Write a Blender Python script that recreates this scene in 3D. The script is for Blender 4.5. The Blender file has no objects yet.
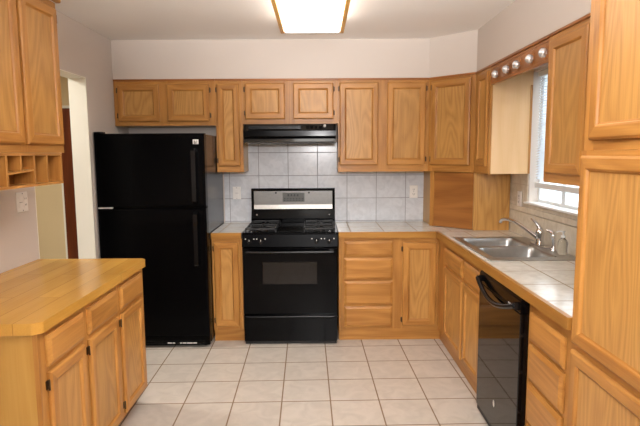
import bpy, math, random
from mathutils import Matrix, Vector

# ------------------------------------------------------------------ camera
scn = bpy.context.scene
COL = scn.collection
R = math.radians
F_PX, PITCH, YAW, ROLL, CAM_H = 514.87, 6.549, 0.24, -0.348, 1.542
cd = bpy.data.cameras.new('camera')
cd.sensor_fit = 'HORIZONTAL'
cd.sensor_width = 36.0
cd.lens = F_PX / 640.0 * 36.0
cd.clip_start = 0.05
cam = bpy.data.objects.new('camera', cd)
COL.objects.link(cam)
cam.matrix_world = (Matrix.Translation((0, 0, CAM_H)) @ Matrix.Rotation(R(-YAW), 4, 'Z')
                    @ Matrix.Rotation(R(90 - PITCH), 4, 'X') @ Matrix.Rotation(R(ROLL), 4, 'Z'))
scn.camera = cam

# ------------------------------------------------------------------ world, lights, exposure
w = bpy.data.worlds.new('sky')
scn.world = w
w.use_nodes = True
bg = w.node_tree.nodes['Background']
bg.inputs[0].default_value = (0.86, 0.94, 1.0, 1)
bg.inputs[1].default_value = 7.5
scn.view_settings.view_transform = 'Standard'
scn.view_settings.look = 'None'
scn.view_settings.gamma = 1.0
scn.view_settings.use_curve_mapping = False
scn.view_settings.exposure = -0.60
LAMP_STRENGTH = 8.5          # ceiling fixture diffuser


def area_lamp(name, loc, rot, sx, sy, power, col):
    l = bpy.data.lights.new(name, 'AREA')
    l.shape = 'RECTANGLE'
    l.size, l.size_y, l.energy, l.color = sx, sy, power, col
    o = bpy.data.objects.new(name, l)
    COL.objects.link(o)
    o.location = loc
    o.rotation_euler = rot
    return o


# added unseen fill behind the camera, bounced camera flash, added unseen fill for the next room
area_lamp('rear_fill_lamp', (0.0, -1.9, 2.30), (R(66), 0, 0), 1.8, 0.7, 92, (1.0, 0.97, 0.97))
area_lamp('camera_flash', (0.05, -0.10, 1.80), (R(72), 0, 0), 0.25, 0.16, 14, (1.0, 0.98, 0.98)).data.spread = R(66)
area_lamp('bounced_flash', (0.05, 0.3, 1.75), (R(135), 0, 0), 0.3, 0.2, 135, (1.0, 0.98, 0.98)).data.spread = R(88)
area_lamp('hall_fill_lamp', (-2.6, 3.6, 2.40), (0, 0, 0), 0.5, 0.5, 52, (1.0, 0.97, 0.90))

# ------------------------------------------------------------------ key dimensions (metres)
XL, XRW, YB, ZC = -1.72, 1.568, 4.765, 2.497
YU, XRU, ZT = 4.445, 1.256, 2.175         # upper face frames (back run, right run), their tops
YBF, XBF = 4.12, 0.985                    # base face frames
CT, CB = 0.914, 0.866                     # worktop top and underside
random.seed(4)


# ------------------------------------------------------------------ materials
def lin(c):
    return tuple(((v / 255) / 12.92 if v / 255 <= 0.04045 else ((v / 255 + 0.055) / 1.055) ** 2.4) for v in c) + (1,)


def nodes(name):
    m = bpy.data.materials.new(name)
    m.use_nodes = True
    nt = m.node_tree
    b = nt.nodes['Principled BSDF']
    return m, nt, b


def N(nt, typ, **kw):
    n = nt.nodes.new(typ)
    for k, v in kw.items():
        setattr(n, k, v)
    return n


def plain(name, rgb, rough=0.5, metal=0.0, spec=0.5, noise=0.0, nscale=40, bump=0.0, coat=0.0, lowrough=None):
    m, nt, b = nodes(name)
    b.inputs['Roughness'].default_value = rough
    b.inputs['Metallic'].default_value = metal
    b.inputs['Specular IOR Level'].default_value = spec
    b.inputs['Coat Weight'].default_value = coat
    b.inputs['Coat Roughness'].default_value = 0.05
    c = lin(rgb)
    b.inputs['Base Color'].default_value = c
    tc = N(nt, 'ShaderNodeTexCoord')
    no = N(nt, 'ShaderNodeTexNoise')
    no.inputs['Scale'].default_value = nscale
    no.inputs['Detail'].default_value = 3
    nt.links.new(tc.outputs['Object'], no.inputs['Vector'])
    if noise:
        rp = N(nt, 'ShaderNodeValToRGB')
        rp.color_ramp.elements[0].position = 0.3
        rp.color_ramp.elements[1].position = 0.7
        rp.color_ramp.elements[0].color = tuple(v * (1 - noise) for v in c[:3]) + (1,)
        rp.color_ramp.elements[1].color = tuple(min(1, v * (1 + noise)) for v in c[:3]) + (1,)
        nt.links.new(no.outputs['Fac'], rp.inputs[0])
        nt.links.new(rp.outputs[0], b.inputs['Base Color'])
    if bump:
        bp = N(nt, 'ShaderNodeBump')
        bp.inputs['Strength'].default_value = bump
        bp.inputs['Distance'].default_value = 0.002
        nt.links.new(no.outputs['Fac'], bp.inputs['Height'])
        nt.links.new(bp.outputs[0], b.inputs['Normal'])
    return m


def oak(name, axis, light, dark, rings=5.0, ring_amt=0.6, pore_amt=0.5, rough=0.33, scale=8.0, stretch=0.13):
    m, nt, b = nodes(name)
    L = nt.links.new
    tc = N(nt, 'ShaderNodeTexCoord')
    oi = N(nt, 'ShaderNodeObjectInfo')
    rnd = N(nt, 'ShaderNodeMath', operation='MULTIPLY')
    rnd.inputs[1].default_value = 37.0
    L(oi.outputs['Random'], rnd.inputs[0])
    add = N(nt, 'ShaderNodeVectorMath', operation='ADD')
    L(tc.outputs['Object'], add.inputs[0])
    L(rnd.outputs[0], add.inputs[1])

    def stretched(s):
        v = N(nt, 'ShaderNodeVectorMath', operation='MULTIPLY')
        sc = [1, 1, 1]
        sc['xyz'.index(axis)] = s
        v.inputs[1].default_value = sc
        L(add.outputs[0], v.inputs[0])
        return v.outputs[0]
    n1 = N(nt, 'ShaderNodeTexNoise')
    n1.inputs['Scale'].default_value = scale
    n1.inputs['Detail'].default_value = 1.5
    n1.inputs['Roughness'].default_value = 0.4
    n1.inputs['Distortion'].default_value = 0.25
    L(stretched(stretch), n1.inputs['Vector'])
    mu = N(nt, 'ShaderNodeMath', operation='MULTIPLY')
    mu.inputs[1].default_value = rings
    L(n1.outputs['Fac'], mu.inputs[0])
    fr = N(nt, 'ShaderNodeMath', operation='PINGPONG')
    fr.inputs[1].default_value = 0.5
    L(mu.outputs[0], fr.inputs[0])
    n2 = N(nt, 'ShaderNodeTexNoise')
    n2.inputs['Scale'].default_value = 170
    n2.inputs['Detail'].default_value = 2
    L(stretched(0.03), n2.inputs['Vector'])
    n3 = N(nt, 'ShaderNodeTexNoise')
    n3.inputs['Scale'].default_value = 3.0
    L(stretched(0.5), n3.inputs['Vector'])
    # ring 0..0.5 -> 0..1
    r2 = N(nt, 'ShaderNodeMath', operation='MULTIPLY')
    r2.inputs[1].default_value = 2.0 * ring_amt
    L(fr.outputs[0], r2.inputs[0])
    p2 = N(nt, 'ShaderNodeMath', operation='MULTIPLY')
    p2.inputs[1].default_value = pore_amt
    L(n2.outputs['Fac'], p2.inputs[0])
    s1 = N(nt, 'ShaderNodeMath', operation='ADD')
    L(r2.outputs[0], s1.inputs[0])
    L(p2.outputs[0], s1.inputs[1])
    s2 = N(nt, 'ShaderNodeMath', operation='MULTIPLY_ADD')
    s2.inputs[1].default_value = 0.45
    L(n3.outputs['Fac'], s2.inputs[0])
    L(s1.outputs[0], s2.inputs[2])
    rp = N(nt, 'ShaderNodeValToRGB')
    rp.color_ramp.elements[0].position = 0.25
    rp.color_ramp.elements[0].color = lin(dark)
    rp.color_ramp.elements[1].position = 1.15 if False else 1.0
    rp.color_ramp.elements[1].color = lin(light)
    L(s2.outputs[0], rp.inputs[0])
    # each piece of timber a touch lighter or darker
    hv = N(nt, 'ShaderNodeHueSaturation')
    mr = N(nt, 'ShaderNodeMapRange')
    mr.inputs['To Min'].default_value = 0.94
    mr.inputs['To Max'].default_value = 1.06
    L(oi.outputs['Random'], mr.inputs['Value'])
    L(mr.outputs[0], hv.inputs['Value'])
    L(rp.outputs[0], hv.inputs['Color'])
    L(hv.outputs[0], b.inputs['Base Color'])
    bp = N(nt, 'ShaderNodeBump')
    bp.inputs['Strength'].default_value = 0.12
    bp.inputs['Distance'].default_value = 0.001
    L(n2.outputs['Fac'], bp.inputs['Height'])
    L(bp.outputs[0], b.inputs['Normal'])
    b.inputs['Roughness'].default_value = rough
    b.inputs['Specular IOR Level'].default_value = 0.32
    return m


def tiled(name, axes, bw, bh, off, c1, c2, mortar, msize, rough, angle=0.0, vein=14.0):
    """square-set tiles; axes = which object axes give the tile plane"""
    m, nt, b = nodes(name)
    L = nt.links.new
    tc = N(nt, 'ShaderNodeTexCoord')
    sp = N(nt, 'ShaderNodeSeparateXYZ')
    L(tc.outputs['Object'], sp.inputs[0])
    cb = N(nt, 'ShaderNodeCombineXYZ')
    L(sp.outputs['XYZ'.index(axes[0])], cb.inputs[0])
    L(sp.outputs['XYZ'.index(axes[1])], cb.inputs[1])
    mp = N(nt, 'ShaderNodeMapping')
    mp.inputs['Location'].default_value = (off[0], off[1], 0)
    mp.inputs['Rotation'].default_value = (0, 0, R(angle))
    L(cb.outputs[0], mp.inputs[0])
    br = N(nt, 'ShaderNodeTexBrick')
    br.offset = 0.0
    br.squash = 1.0
    br.inputs['Scale'].default_value = 1.0
    br.inputs['Brick Width'].default_value = bw
    br.inputs['Row Height'].default_value = bh
    br.inputs['Mortar Size'].default_value = msize
    br.inputs['Mortar Smooth'].default_value = 0.1
    br.inputs['Bias'].default_value = 0.0
    br.inputs['Mortar'].default_value = lin(mortar)
    L(mp.outputs[0], br.inputs['Vector'])
    no = N(nt, 'ShaderNodeTexNoise')
    no.inputs['Scale'].default_value = vein
    no.inputs['Detail'].default_value = 5
    no.inputs['Distortion'].default_value = 1.2
    L(tc.outputs['Object'], no.inputs['Vector'])
    rp = N(nt, 'ShaderNodeValToRGB')
    rp.color_ramp.elements[0].position = 0.35
    rp.color_ramp.elements[1].position = 0.65
    rp.color_ramp.elements[0].color = lin(c1)
    rp.color_ramp.elements[1].color = lin(c2)
    L(no.outputs['Fac'], rp.inputs[0])
    L(rp.outputs[0], br.inputs['Color1'])
    hs = N(nt, 'ShaderNodeHueSaturation')
    hs.inputs['Value'].default_value = 0.965
    L(rp.outputs[0], hs.inputs['Color'])
    L(hs.outputs[0], br.inputs['Color2'])
    L(br.outputs['Color'], b.inputs['Base Color'])
    ro = N(nt, 'ShaderNodeMapRange')
    ro.inputs['To Min'].default_value = rough
    ro.inputs['To Max'].default_value = 0.8
    L(br.outputs['Fac'], ro.inputs['Value'])
    L(ro.outputs[0], b.inputs['Roughness'])
    bp = N(nt, 'ShaderNodeBump', invert=True)
    bp.inputs['Strength'].default_value = 0.5
    bp.inputs['Distance'].default_value = 0.0015
    L(br.outputs['Fac'], bp.inputs['Height'])
    L(bp.outputs[0], b.inputs['Normal'])
    return m


OL, OD = (190, 136, 70), (146, 94, 40)
M = {}
M['oak_v'] = oak('oak_upright_grain', 'z', OL, OD, rings=6.0, ring_amt=0.35)
M['oak_h'] = oak('oak_level_grain', 'x', OL, OD, rings=6.0, ring_amt=0.35)
M['oak_p'] = oak('oak_panel_veneer', 'z', (190, 142, 79), (152, 105, 52), rings=14.0, ring_amt=0.42, pore_amt=0.7, scale=5.5, stretch=0.2)
M['oak_side'] = oak('oak_veneer_side', 'z', (187, 144, 74), (168, 121, 54), rings=2.5, ring_amt=0.5)
M['birch'] = oak('pale_birch_side', 'z', (226, 190, 146), (214, 174, 124), rings=2.0, ring_amt=0.5, rough=0.4)
M['oak_trim'] = oak('oak_edge_trim', 'x', (176, 127, 59), (140, 91, 37), rings=2.0)
M['oak_trim_y'] = oak('oak_edge_trim_deep', 'y', (176, 127, 59), (140, 91, 37), rings=2.0)
M['oak_rail'] = oak('golden_oak_rail', 'y', (226, 176, 92), (196, 142, 62), rings=2.0)
M['oak_dark'] = oak('darker_oak', 'x', (164, 104, 52), (124, 74, 32), rings=2.0)
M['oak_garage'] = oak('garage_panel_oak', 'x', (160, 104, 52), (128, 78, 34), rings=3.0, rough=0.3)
M['wall'] = plain('pale_pinkish_wall_paint', (207, 196, 186), 0.75, bump=0.15, nscale=180)
M['ceil'] = plain('matt_ceiling_paint', (242, 238, 233), 0.85, bump=0.25, nscale=120)
M['cream'] = plain('cream_door_surround_paint', (244, 239, 224), 0.55)
M['beige'] = plain('beige_hall_paint', (222, 200, 158), 0.75)
M['brown'] = oak('dark_brown_door_stain', 'z', (120, 58, 24), (84, 36, 14), rings=2.0)
M['white'] = plain('white_paint', (240, 240, 236), 0.4)
M['vinyl'] = plain('white_vinyl', (236, 240, 242), 0.35)
M['plate'] = plain('white_plastic_plate', (236, 232, 226), 0.35)
M['slot'] = plain('dark_slot', (60, 56, 52), 0.6)
M['floor'] = tiled('floor_tile', 'XY', 0.305, 0.305, (-.136, -.028), (194, 184, 172), (206, 196, 184), (134, 112, 88), 0.0045, 0.35, angle=-1.2, vein=9)
M['splash'] = tiled('grey_marbled_wall_tile', 'XZ', 0.271, 0.211, (0, 0), (202, 204, 208), (216, 218, 222), (146, 146, 148), 0.0032, 0.2)
M['splash_r'] = tiled('beige_marbled_wall_tile', 'YZ', 0.271, 0.211, (0, 0), (212, 202, 182), (226, 217, 200), (190, 178, 158), 0.0032, 0.25)
M['ctile'] = tiled('worktop_tile', 'XY', 0.271, 0.28, (0, 0), (212, 207, 196), (225, 221, 211), (140, 126, 106), 0.005, 0.16)
M['black'] = plain('black_enamel', (4, 4, 5), 0.14, spec=0.1)
M['fridge'] = plain('black_fridge_finish', (5, 5, 6), 0.22, spec=0.06, bump=0.06, nscale=320)
M['fridge_side'] = plain('black_textured_side', (10, 10, 11), 0.22, spec=0.5, bump=0.12, nscale=260)
M['blackgl'] = plain('polished_black_panel', (6, 6, 7), 0.04, spec=0.35)
M['blacksat'] = plain('satin_black_panel', (3, 3, 4), 0.3, spec=0.03)
M['hoodlip'] = plain('glossy_hood_edge', (10, 10, 11), 0.16, spec=0.7)
M['blackm'] = plain('black_matt_iron', (12, 12, 12), 0.5)
M['glassblk'] = plain('smoked_oven_glass', (22, 18, 16), 0.06, spec=0.3)
M['handleblk'] = plain('black_handle_plastic', (12, 12, 13), 0.25, spec=0.3)
M['steel'] = plain('brushed_steel', (176, 174, 170), 0.34, metal=1.0, noise=0.08, nscale=60)
M['sinksteel'] = plain('satin_sink_steel', (176, 175, 172), 0.36, metal=1.0, noise=0.05, nscale=30)
M['chrome'] = plain('polished_chrome', (220, 220, 222), 0.08, metal=1.0)
M['ball'] = plain('silvered_glass_ball', (236, 238, 242), 0.12, metal=0.7)
M['bronze'] = plain('dark_bronze_hinge', (74, 56, 38), 0.4, metal=0.8)
M['steel_d'] = plain('satin_grey_panel', (118, 117, 114), 0.38, metal=0.8, noise=0.05, nscale=60)
M['lcd'] = plain('grey_display', (92, 94, 92), 0.2)
M['lcdtxt'] = plain('dark_display_marks', (40, 42, 42), 0.3)
M['badge'] = plain('silver_badge', (226, 224, 220), 0.3, metal=0.3)
M['rubber'] = plain('dark_rubber', (20, 20, 20), 0.7)
M['shade'] = plain('outdoor_paving', (212, 214, 210), 0.9)
M['fence'] = plain('outdoor_fence_paint', (196, 206, 214), 0.8)


def butcher():
    m = oak('butcher_block', 'y', (216, 168, 84), (190, 138, 58), rings=2.0, ring_amt=0.35, rough=0.22)
    nt = m.node_tree
    L = nt.links.new
    b = nt.nodes['Principled BSDF']
    src = b.inputs['Base Color'].links[0].from_socket
    tc = N(nt, 'ShaderNodeTexCoord')
    mp = N(nt, 'ShaderNodeMapping')
    mp.inputs['Rotation'].default_value = (0, 0, R(90))
    L(tc.outputs['Object'], mp.inputs[0])
    br = N(nt, 'ShaderNodeTexBrick')
    br.inputs['Scale'].default_value = 1
    br.inputs['Brick Width'].default_value = 0.9
    br.inputs['Row Height'].default_value = 0.105
    br.inputs['Mortar Size'].default_value = 0.0016
    br.inputs['Color1'].default_value = (1, 1, 1, 1)
    br.inputs['Color2'].default_value = (0.86, 0.83, 0.8, 1)
    br.inputs['Mortar'].default_value = (0.55, 0.48, 0.4, 1)
    L(mp.outputs[0], br.inputs['Vector'])
    mx = N(nt, 'ShaderNodeMixRGB', blend_type='MULTIPLY')
    mx.inputs[0].default_value = 1
    L(src, mx.inputs[1])
    L(br.outputs['Color'], mx.inputs[2])
    L(mx.outputs[0], b.inputs['Base Color'])
    return m


M['butcher'] = butcher()


def glass():
    m = bpy.data.materials.new('window_glass')
    m.use_nodes = True
    nt = m.node_tree
    nt.nodes.clear()
    o = N(nt, 'ShaderNodeOutputMaterial')
    mix = N(nt, 'ShaderNodeMixShader')
    tr = N(nt, 'ShaderNodeBsdfTransparent')
    gl = N(nt, 'ShaderNodeBsdfGlossy')
    gl.inputs['Roughness'].default_value = 0.02
    lw_ = N(nt, 'ShaderNodeLayerWeight')
    pw_ = N(nt, 'ShaderNodeMath', operation='POWER')
    pw_.inputs[1].default_value = 5.0
    nt.links.new(lw_.outputs['Facing'], pw_.inputs[0])
    fz = N(nt, 'ShaderNodeMapRange')
    fz.inputs['To Min'].default_value = 0.05
    fz.inputs['To Max'].default_value = 0.9
    nt.links.new(pw_.outputs[0], fz.inputs['Value'])
    nt.links.new(fz.outputs[0], mix.inputs[0])
    nt.links.new(tr.outputs[0], mix.inputs[1])
    nt.links.new(gl.outputs[0], mix.inputs[2])
    nt.links.new(mix.outputs[0], o.inputs[0])
    return m


M['glass'] = glass()


def clear_plastic():
    m, nt, b = nodes('clear_plastic')
    b.inputs['Base Color'].default_value = (0.95, 0.97, 0.97, 1)
    b.inputs['Transmission Weight'].default_value = 1.0
    b.inputs['Roughness'].default_value = 0.05
    b.inputs['IOR'].default_value = 1.3
    return m


M['clear'] = clear_plastic()


def slat():
    m = bpy.data.materials.new('white_blind_slat')
    m.use_nodes = True
    nt = m.node_tree
    b = nt.nodes['Principled BSDF']
    b.inputs['Base Color'].default_value = lin((244, 246, 248))
    b.inputs['Roughness'].default_value = 0.5
    tl = N(nt, 'ShaderNodeBsdfTranslucent')
    tl.inputs[0].default_value = lin((240, 244, 248))
    mx = N(nt, 'ShaderNodeMixShader')
    mx.inputs[0].default_value = 0.45
    nt.links.new(b.outputs[0], mx.inputs[1])
    nt.links.new(tl.outputs[0], mx.inputs[2])
    nt.links.new(mx.outputs[0], nt.nodes['Material Output'].inputs[0])
    return m


M['slat'] = slat()


def glow():
    m, nt, b = nodes('lit_diffuser')
    b.inputs['Base Color'].default_value = (0.9, 0.9, 0.88, 1)
    b.inputs['Emission Color'].default_value = (1.0, 0.97, 0.93, 1)
    b.inputs['Emission Strength'].default_value = LAMP_STRENGTH
    return m


M['glow'] = glow()


# ------------------------------------------------------------------ mesh builder
class MB:
    def __init__(s):
        s.v, s.f, s.m, s.sm = [], [], [], []

    def add(s, vs, fs, m=0, smooth=False):
        o = len(s.v)
        s.v += [tuple(v) for v in vs]
        for f in fs:
            s.f.append(tuple(i + o for i in f))
            s.m.append(m)
            s.sm.append(smooth)
        return s

    def box(s, x0, x1, y0, y1, z0, z1, m=0):
        return s.add([(x0, y0, z0), (x1, y0, z0), (x1, y1, z0), (x0, y1, z0), (x0, y0, z1), (x1, y0, z1), (x1, y1, z1), (x0, y1, z1)],
                     [(0, 3, 2, 1), (4, 5, 6, 7), (0, 1, 5, 4), (1, 2, 6, 5), (2, 3, 7, 6), (3, 0, 4, 7)], m)

    def prism(s, poly, z0, z1, m=0, ms=None):
        """poly counter-clockwise in xy"""
        n = len(poly)
        vs = [(x, y, z0) for x, y in poly] + [(x, y, z1) for x, y in poly]
        s.add(vs, [tuple(range(n - 1, -1, -1)), tuple(range(n, 2 * n))], m)
        return s.add(vs, [(i, (i + 1) % n, n + (i + 1) % n, n + i) for i in range(n)], m if ms is None else ms)

    def extrude_x(s, poly, x0, x1, m=0, smooth=False):
        """poly in (y,z), counter-clockwise seen from +x"""
        n = len(poly)
        vs = [(x0, y, z) for y, z in poly] + [(x1, y, z) for y, z in poly]
        s.add(vs, [tuple(range(n - 1, -1, -1)), tuple(range(n, 2 * n))], m)
        return s.add(vs, [(i, (i + 1) % n, n + (i + 1) % n, n + i) for i in range(n)], m, smooth)

    def cyl(s, p0, p1, r0, r1=None, n=16, m=0, caps=True):
        r1 = r0 if r1 is None else r1
        p0, p1 = Vector(p0), Vector(p1)
        d = (p1 - p0).normalized()
        a = d.orthogonal().normalized()
        b = d.cross(a)
        vs = []
        for p, r in ((p0, r0), (p1, r1)):
            for i in range(n):
                t = 2 * math.pi * i / n
                vs.append(p + a * (r * math.cos(t)) + b * (r * math.sin(t)))
        s.add(vs, [(i, (i + 1) % n, n + (i + 1) % n, n + i) for i in range(n)], m, True)
        if caps:
            s.add(vs[:n], [tuple(range(n - 1, -1, -1))], m)
            s.add(vs[n:], [tuple(range(n))], m)
        return s

    def tube(s, pts, rad, n=12, m=0):
        pts = [Vector(p) for p in pts]
        rad = rad if isinstance(rad, (list, tuple)) else [rad] * len(pts)
        vs = []
        a = None
        for k, p in enumerate(pts):
            d = (pts[min(k + 1, len(pts) - 1)] - pts[max(k - 1, 0)]).normalized()
            a = d.orthogonal().normalized() if a is None else (a - d * a.dot(d)).normalized()
            b = d.cross(a)
            for i in range(n):
                t = 2 * math.pi * i / n
                vs.append(p + a * (rad[k] * math.cos(t)) + b * (rad[k] * math.sin(t)))
        fs = []
        for k in range(len(pts) - 1):
            for i in range(n):
                j = (i + 1) % n
                fs.append((k * n + i, k * n + j, (k + 1) * n + j, (k + 1) * n + i))
        s.add(vs, fs, m, True)
        s.add(vs[:n], [tuple(range(n - 1, -1, -1))], m)
        s.add(vs[-n:], [tuple(range(n))], m)
        return s

    def lathe(s, c, prof, n=24, m=0):
        """prof: (radius, z) list bottom to top, about the vertical through c"""
        vs, fs = [], []
        for r, z in prof:
            for i in range(n):
                t = 2 * math.pi * i / n
                vs.append((c[0] + r * math.cos(t), c[1] + r * math.sin(t), c[2] + z))
        for k in range(len(prof) - 1):
            for i in range(n):
                j = (i + 1) % n
                fs.append((k * n + i, k * n + j, (k + 1) * n + j, (k + 1) * n + i))
        s.add(vs, fs, m, True)
        s.add(vs[:n], [tuple(range(n - 1, -1, -1))], m)
        s.add(vs[-n:], [tuple(range(n))], m)
        return s

    def rect_loft(s, x0, x1, z0, z1, prof, mats=(0, 0), cap=True, back=True, capm=0):
        """nested rectangles in the xz plane facing -y; prof: (inset, y); mats: upright sides, level sides"""
        loops = []
        for ins, y in prof:
            loops.append([(x0 + ins, y, z0 + ins), (x1 - ins, y, z0 + ins), (x1 - ins, y, z1 - ins), (x0 + ins, y, z1 - ins)])
        for a, b in zip(loops, loops[1:]):
            for i in range(4):
                j = (i + 1) % 4
                s.add([a[i], a[j], b[j], b[i]], [(0, 1, 2, 3)], mats[1] if i in (0, 2) else mats[0])
        if cap:
            s.add(loops[-1], [(0, 1, 2, 3)], capm)
        if back:
            s.add(loops[0], [(3, 2, 1, 0)], mats[0])
        return s

    def build(s, name, mats, parent=None, bevel=0.0, loc=None, rz=0.0):
        me = bpy.data.meshes.new(name)
        me.from_pydata(s.v, [], s.f)
        mats = mats if isinstance(mats, (list, tuple)) else [mats]
        for mm in mats:
            me.materials.append(M[mm])
        for p, mi, sm in zip(me.polygons, s.m, s.sm):
            p.material_index = mi
            p.use_smooth = sm
        me.update()
        o = bpy.data.objects.new(name, me)
        COL.objects.link(o)
        if parent is not None:
            o.parent = parent
        if loc is not None:
            o.location = loc
        o.rotation_euler = (0, 0, rz)
        if bevel:
            md = o.modifiers.new('bevel', 'BEVEL')
            md.width = bevel
            md.segments = 2
            md.limit_method = 'ANGLE'
            md.angle_limit = R(40)
        return o


def tag(o, label, cat, group=None):
    o['label'] = label
    o['category'] = cat
    if group:
        o['group'] = group
    return o


def thing(name, label, cat, loc=(0, 0, 0), rz=0.0, group=None):
    o = bpy.data.objects.new(name, None)
    o.empty_display_size = 0.1
    COL.objects.link(o)
    o.location = loc
    o.rotation_euler = (0, 0, rz)
    return tag(o, label, cat, group)


def struct(name, mb, mats, **kw):
    o = mb.build(name, mats, **kw)
    if o.parent is None:
        o['kind'] = 'structure'
    return o


# ------------------------------------------------------------------ room shell
YN, XFL, YH = -2.6, -4.2, 5.5                 # wall behind camera, hall left wall, hall end wall
TH = 0.128
struct('floor', MB().box(XFL, XRW + TH, YN - .1, YH + .1, -.06, 0), 'floor', loc=(0.075, 3.06 - .305 * 30, 0)).location = (0, 0, 0)
struct('ceiling', MB().box(XFL, XRW + TH, YN - .1, YH + .1, ZC, ZC + .08), 'ceil')
struct('wall_back', MB().box(XL - TH, XRW + TH, YB, YB + .1, 0, ZC), 'wall')
struct('wall_front', MB().box(XFL, XRW + TH, YN - .1, YN, 0, ZC), 'wall')
DY0, DY1, DZ = 3.132, 3.926, 2.117
wl = MB()
wl.box(XL - TH, XL, YN, DY0, 0, ZC)
wl.box(XL - TH, XL, DY1, YB, 0, ZC)
wl.box(XL - TH, XL, DY0, DY1, DZ, ZC)
struct('wall_left', wl, 'wall')
# painted lining of the doorway (jambs and head)
j = MB()
j.box(XL - TH - .002, XL + .001, DY1 - .006, DY1, 0, DZ)
j.box(XL - TH - .002, XL + .001, DY0, DY0 + .006, 0, DZ)
j.box(XL - TH - .002, XL + .001, DY0 + .006, DY1 - .006, DZ - .006, DZ)
struct('trim_1', j, 'cream')
WY0, WY1, WZ0, WZ1 = 2.88, 3.82, 1.165, 2.12
wr = MB()
wr.box(XRW, XRW + TH, YN, WY0, 0, ZC)
wr.box(XRW, XRW + TH, WY1, YB, 0, ZC)
wr.box(XRW, XRW + TH, WY0, WY1, 0, WZ0)
wr.box(XRW, XRW + TH, WY0, WY1, WZ1, ZC)
struct('wall_right', wr, 'wall')
# hall beyond the doorway
struct('wall_hall_left', MB().box(XFL - .1, XFL, YN, YH, 0, ZC), 'beige')
struct('wall_hall_back', MB().box(XFL, XL - TH, YH, YH + .1, 0, ZC).box(XL - TH - .1, XL - TH, YB + .1, YH, 0, ZC), 'beige')
d = struct('door_1', MB().rect_loft(-2.69, -1.90, 0.005, 2.03, [(0, YH - .002), (0, YH - .04), (.11, YH - .04), (.12, YH - .03)]), 'brown')
MB().box(-2.72, -2.69, YH - .02, YH - .001, 0, 2.06).box(-2.69, -1.89, YH - .02, YH - .001, 2.03, 2.06).build('door_casing', 'cream', d)
# soffit above the wall cabinets
SX0, SX1, SY1 = 0.949, XRU, 4.142
struct('soffit', MB().prism([(XL, YU), (SX0, YU), (SX1, SY1), (SX1, 0.2), (XRW, 0.2), (XRW, YB), (XL, YB)], ZT + .001, ZC - .0005), 'wall')
# backsplash tiles
struct('wall_backsplash_back', MB().box(-.862, .985, -.008, 0, CT - 1.345, .30), 'splash', loc=(0, YB, 1.345)).location = (-.0, YB, 1.345)
bs = MB()
bs.box(-.006, 0, 1.90 - 3.6, WY0 - 3.6, CT - 1.09, WZ0 - .075 - 1.09 + .0)
bs.box(-.006, 0, WY0 - 3.6, WY1 - 3.6, CT - 1.09, WZ0 - .075 - 1.09)
bs.box(-.006, 0, WY1 - 3.6, YB - 3.6, CT - 1.09, WZ0 - .075 - 1.09)
bs.box(-.006, 0, WY1 - 3.6, YB - 3.6, WZ0 - .0 - 1.09, 1.40 - 1.09)
struct('wall_backsplash_right', bs, 'splash_r', loc=(XRW, 3.6, 1.09))
bt = MB().box(XRW - .011, XRW, 1.90, YB, WZ0 - .072, WZ0 - .030)
struct('trim_2', bt, 'splash_r', bevel=.004)
bt = MB().box(XRW - .008, XRW, 1.90, YB, WZ0 - .028, WZ0 - .002)
struct('trim_3', bt, 'splash_r', bevel=.002)
# outdoors
struct('ground', MB().box(XRW + TH, 9, -4, 12, -.3, -.2), 'shade')
fn = MB()
for i in range(60):
    fn.box(5.0, 5.02, -3 + i * .25, -3 + i * .25 + .24, -.2, 1.75)
fn.box(5.02, 5.06, -3, 12, .1, .2).box(5.02, 5.06, -3, 12, 1.4, 1.5)
tag(fn.build('garden_fence', 'fence'), 'pale board fence outside beyond the kitchen window', 'fence')

# window: frame, sill, mullion, panes
wf = MB()
X0, X1 = XRW + .07, XRW + .115
wf.box(X0, X1, WY0, WY0 + .035, WZ0, WZ1).box(X0, X1, WY1 - .035, WY1, WZ0, WZ1)
wf.box(X0, X1, WY0 + .035, WY1 - .035, WZ0, WZ0 + .035).box(X0, X1, WY0 + .035, WY1 - .035, WZ1 - .035, WZ1)
win = struct('window_1', wf, 'vinyl', bevel=.003)
MB().box(X0 + .005, X1 - .005, 3.40, 3.455, WZ0 + .035, WZ1 - .035).build('mullion', 'vinyl', win, bevel=.003)
MB().box(X0 + .02, X0 + .024, WY0 + .035, 3.40, WZ0 + .035, WZ1 - .035).build('pane', 'glass', win)
MB().box(X0 + .02, X0 + .024, 3.455, WY1 - .035, WZ0 + .035, WZ1 - .035).build('pane', 'glass', win)
MB().box(XRW - .03, X0, WY0 - .01, WY1 + .01, WZ0 - .022 + .022, WZ0 + .014).build('window_sill', 'white', win, bevel=.004)
MB().box(XRW + .0, X0, WY1 - .012, WY1 - .0005, WZ0 + .014, WZ1).box(XRW, X0, WY0 + .0005, WY0 + .012, WZ0 + .014, WZ1).build('reveal_lining', 'wall', win)

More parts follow.
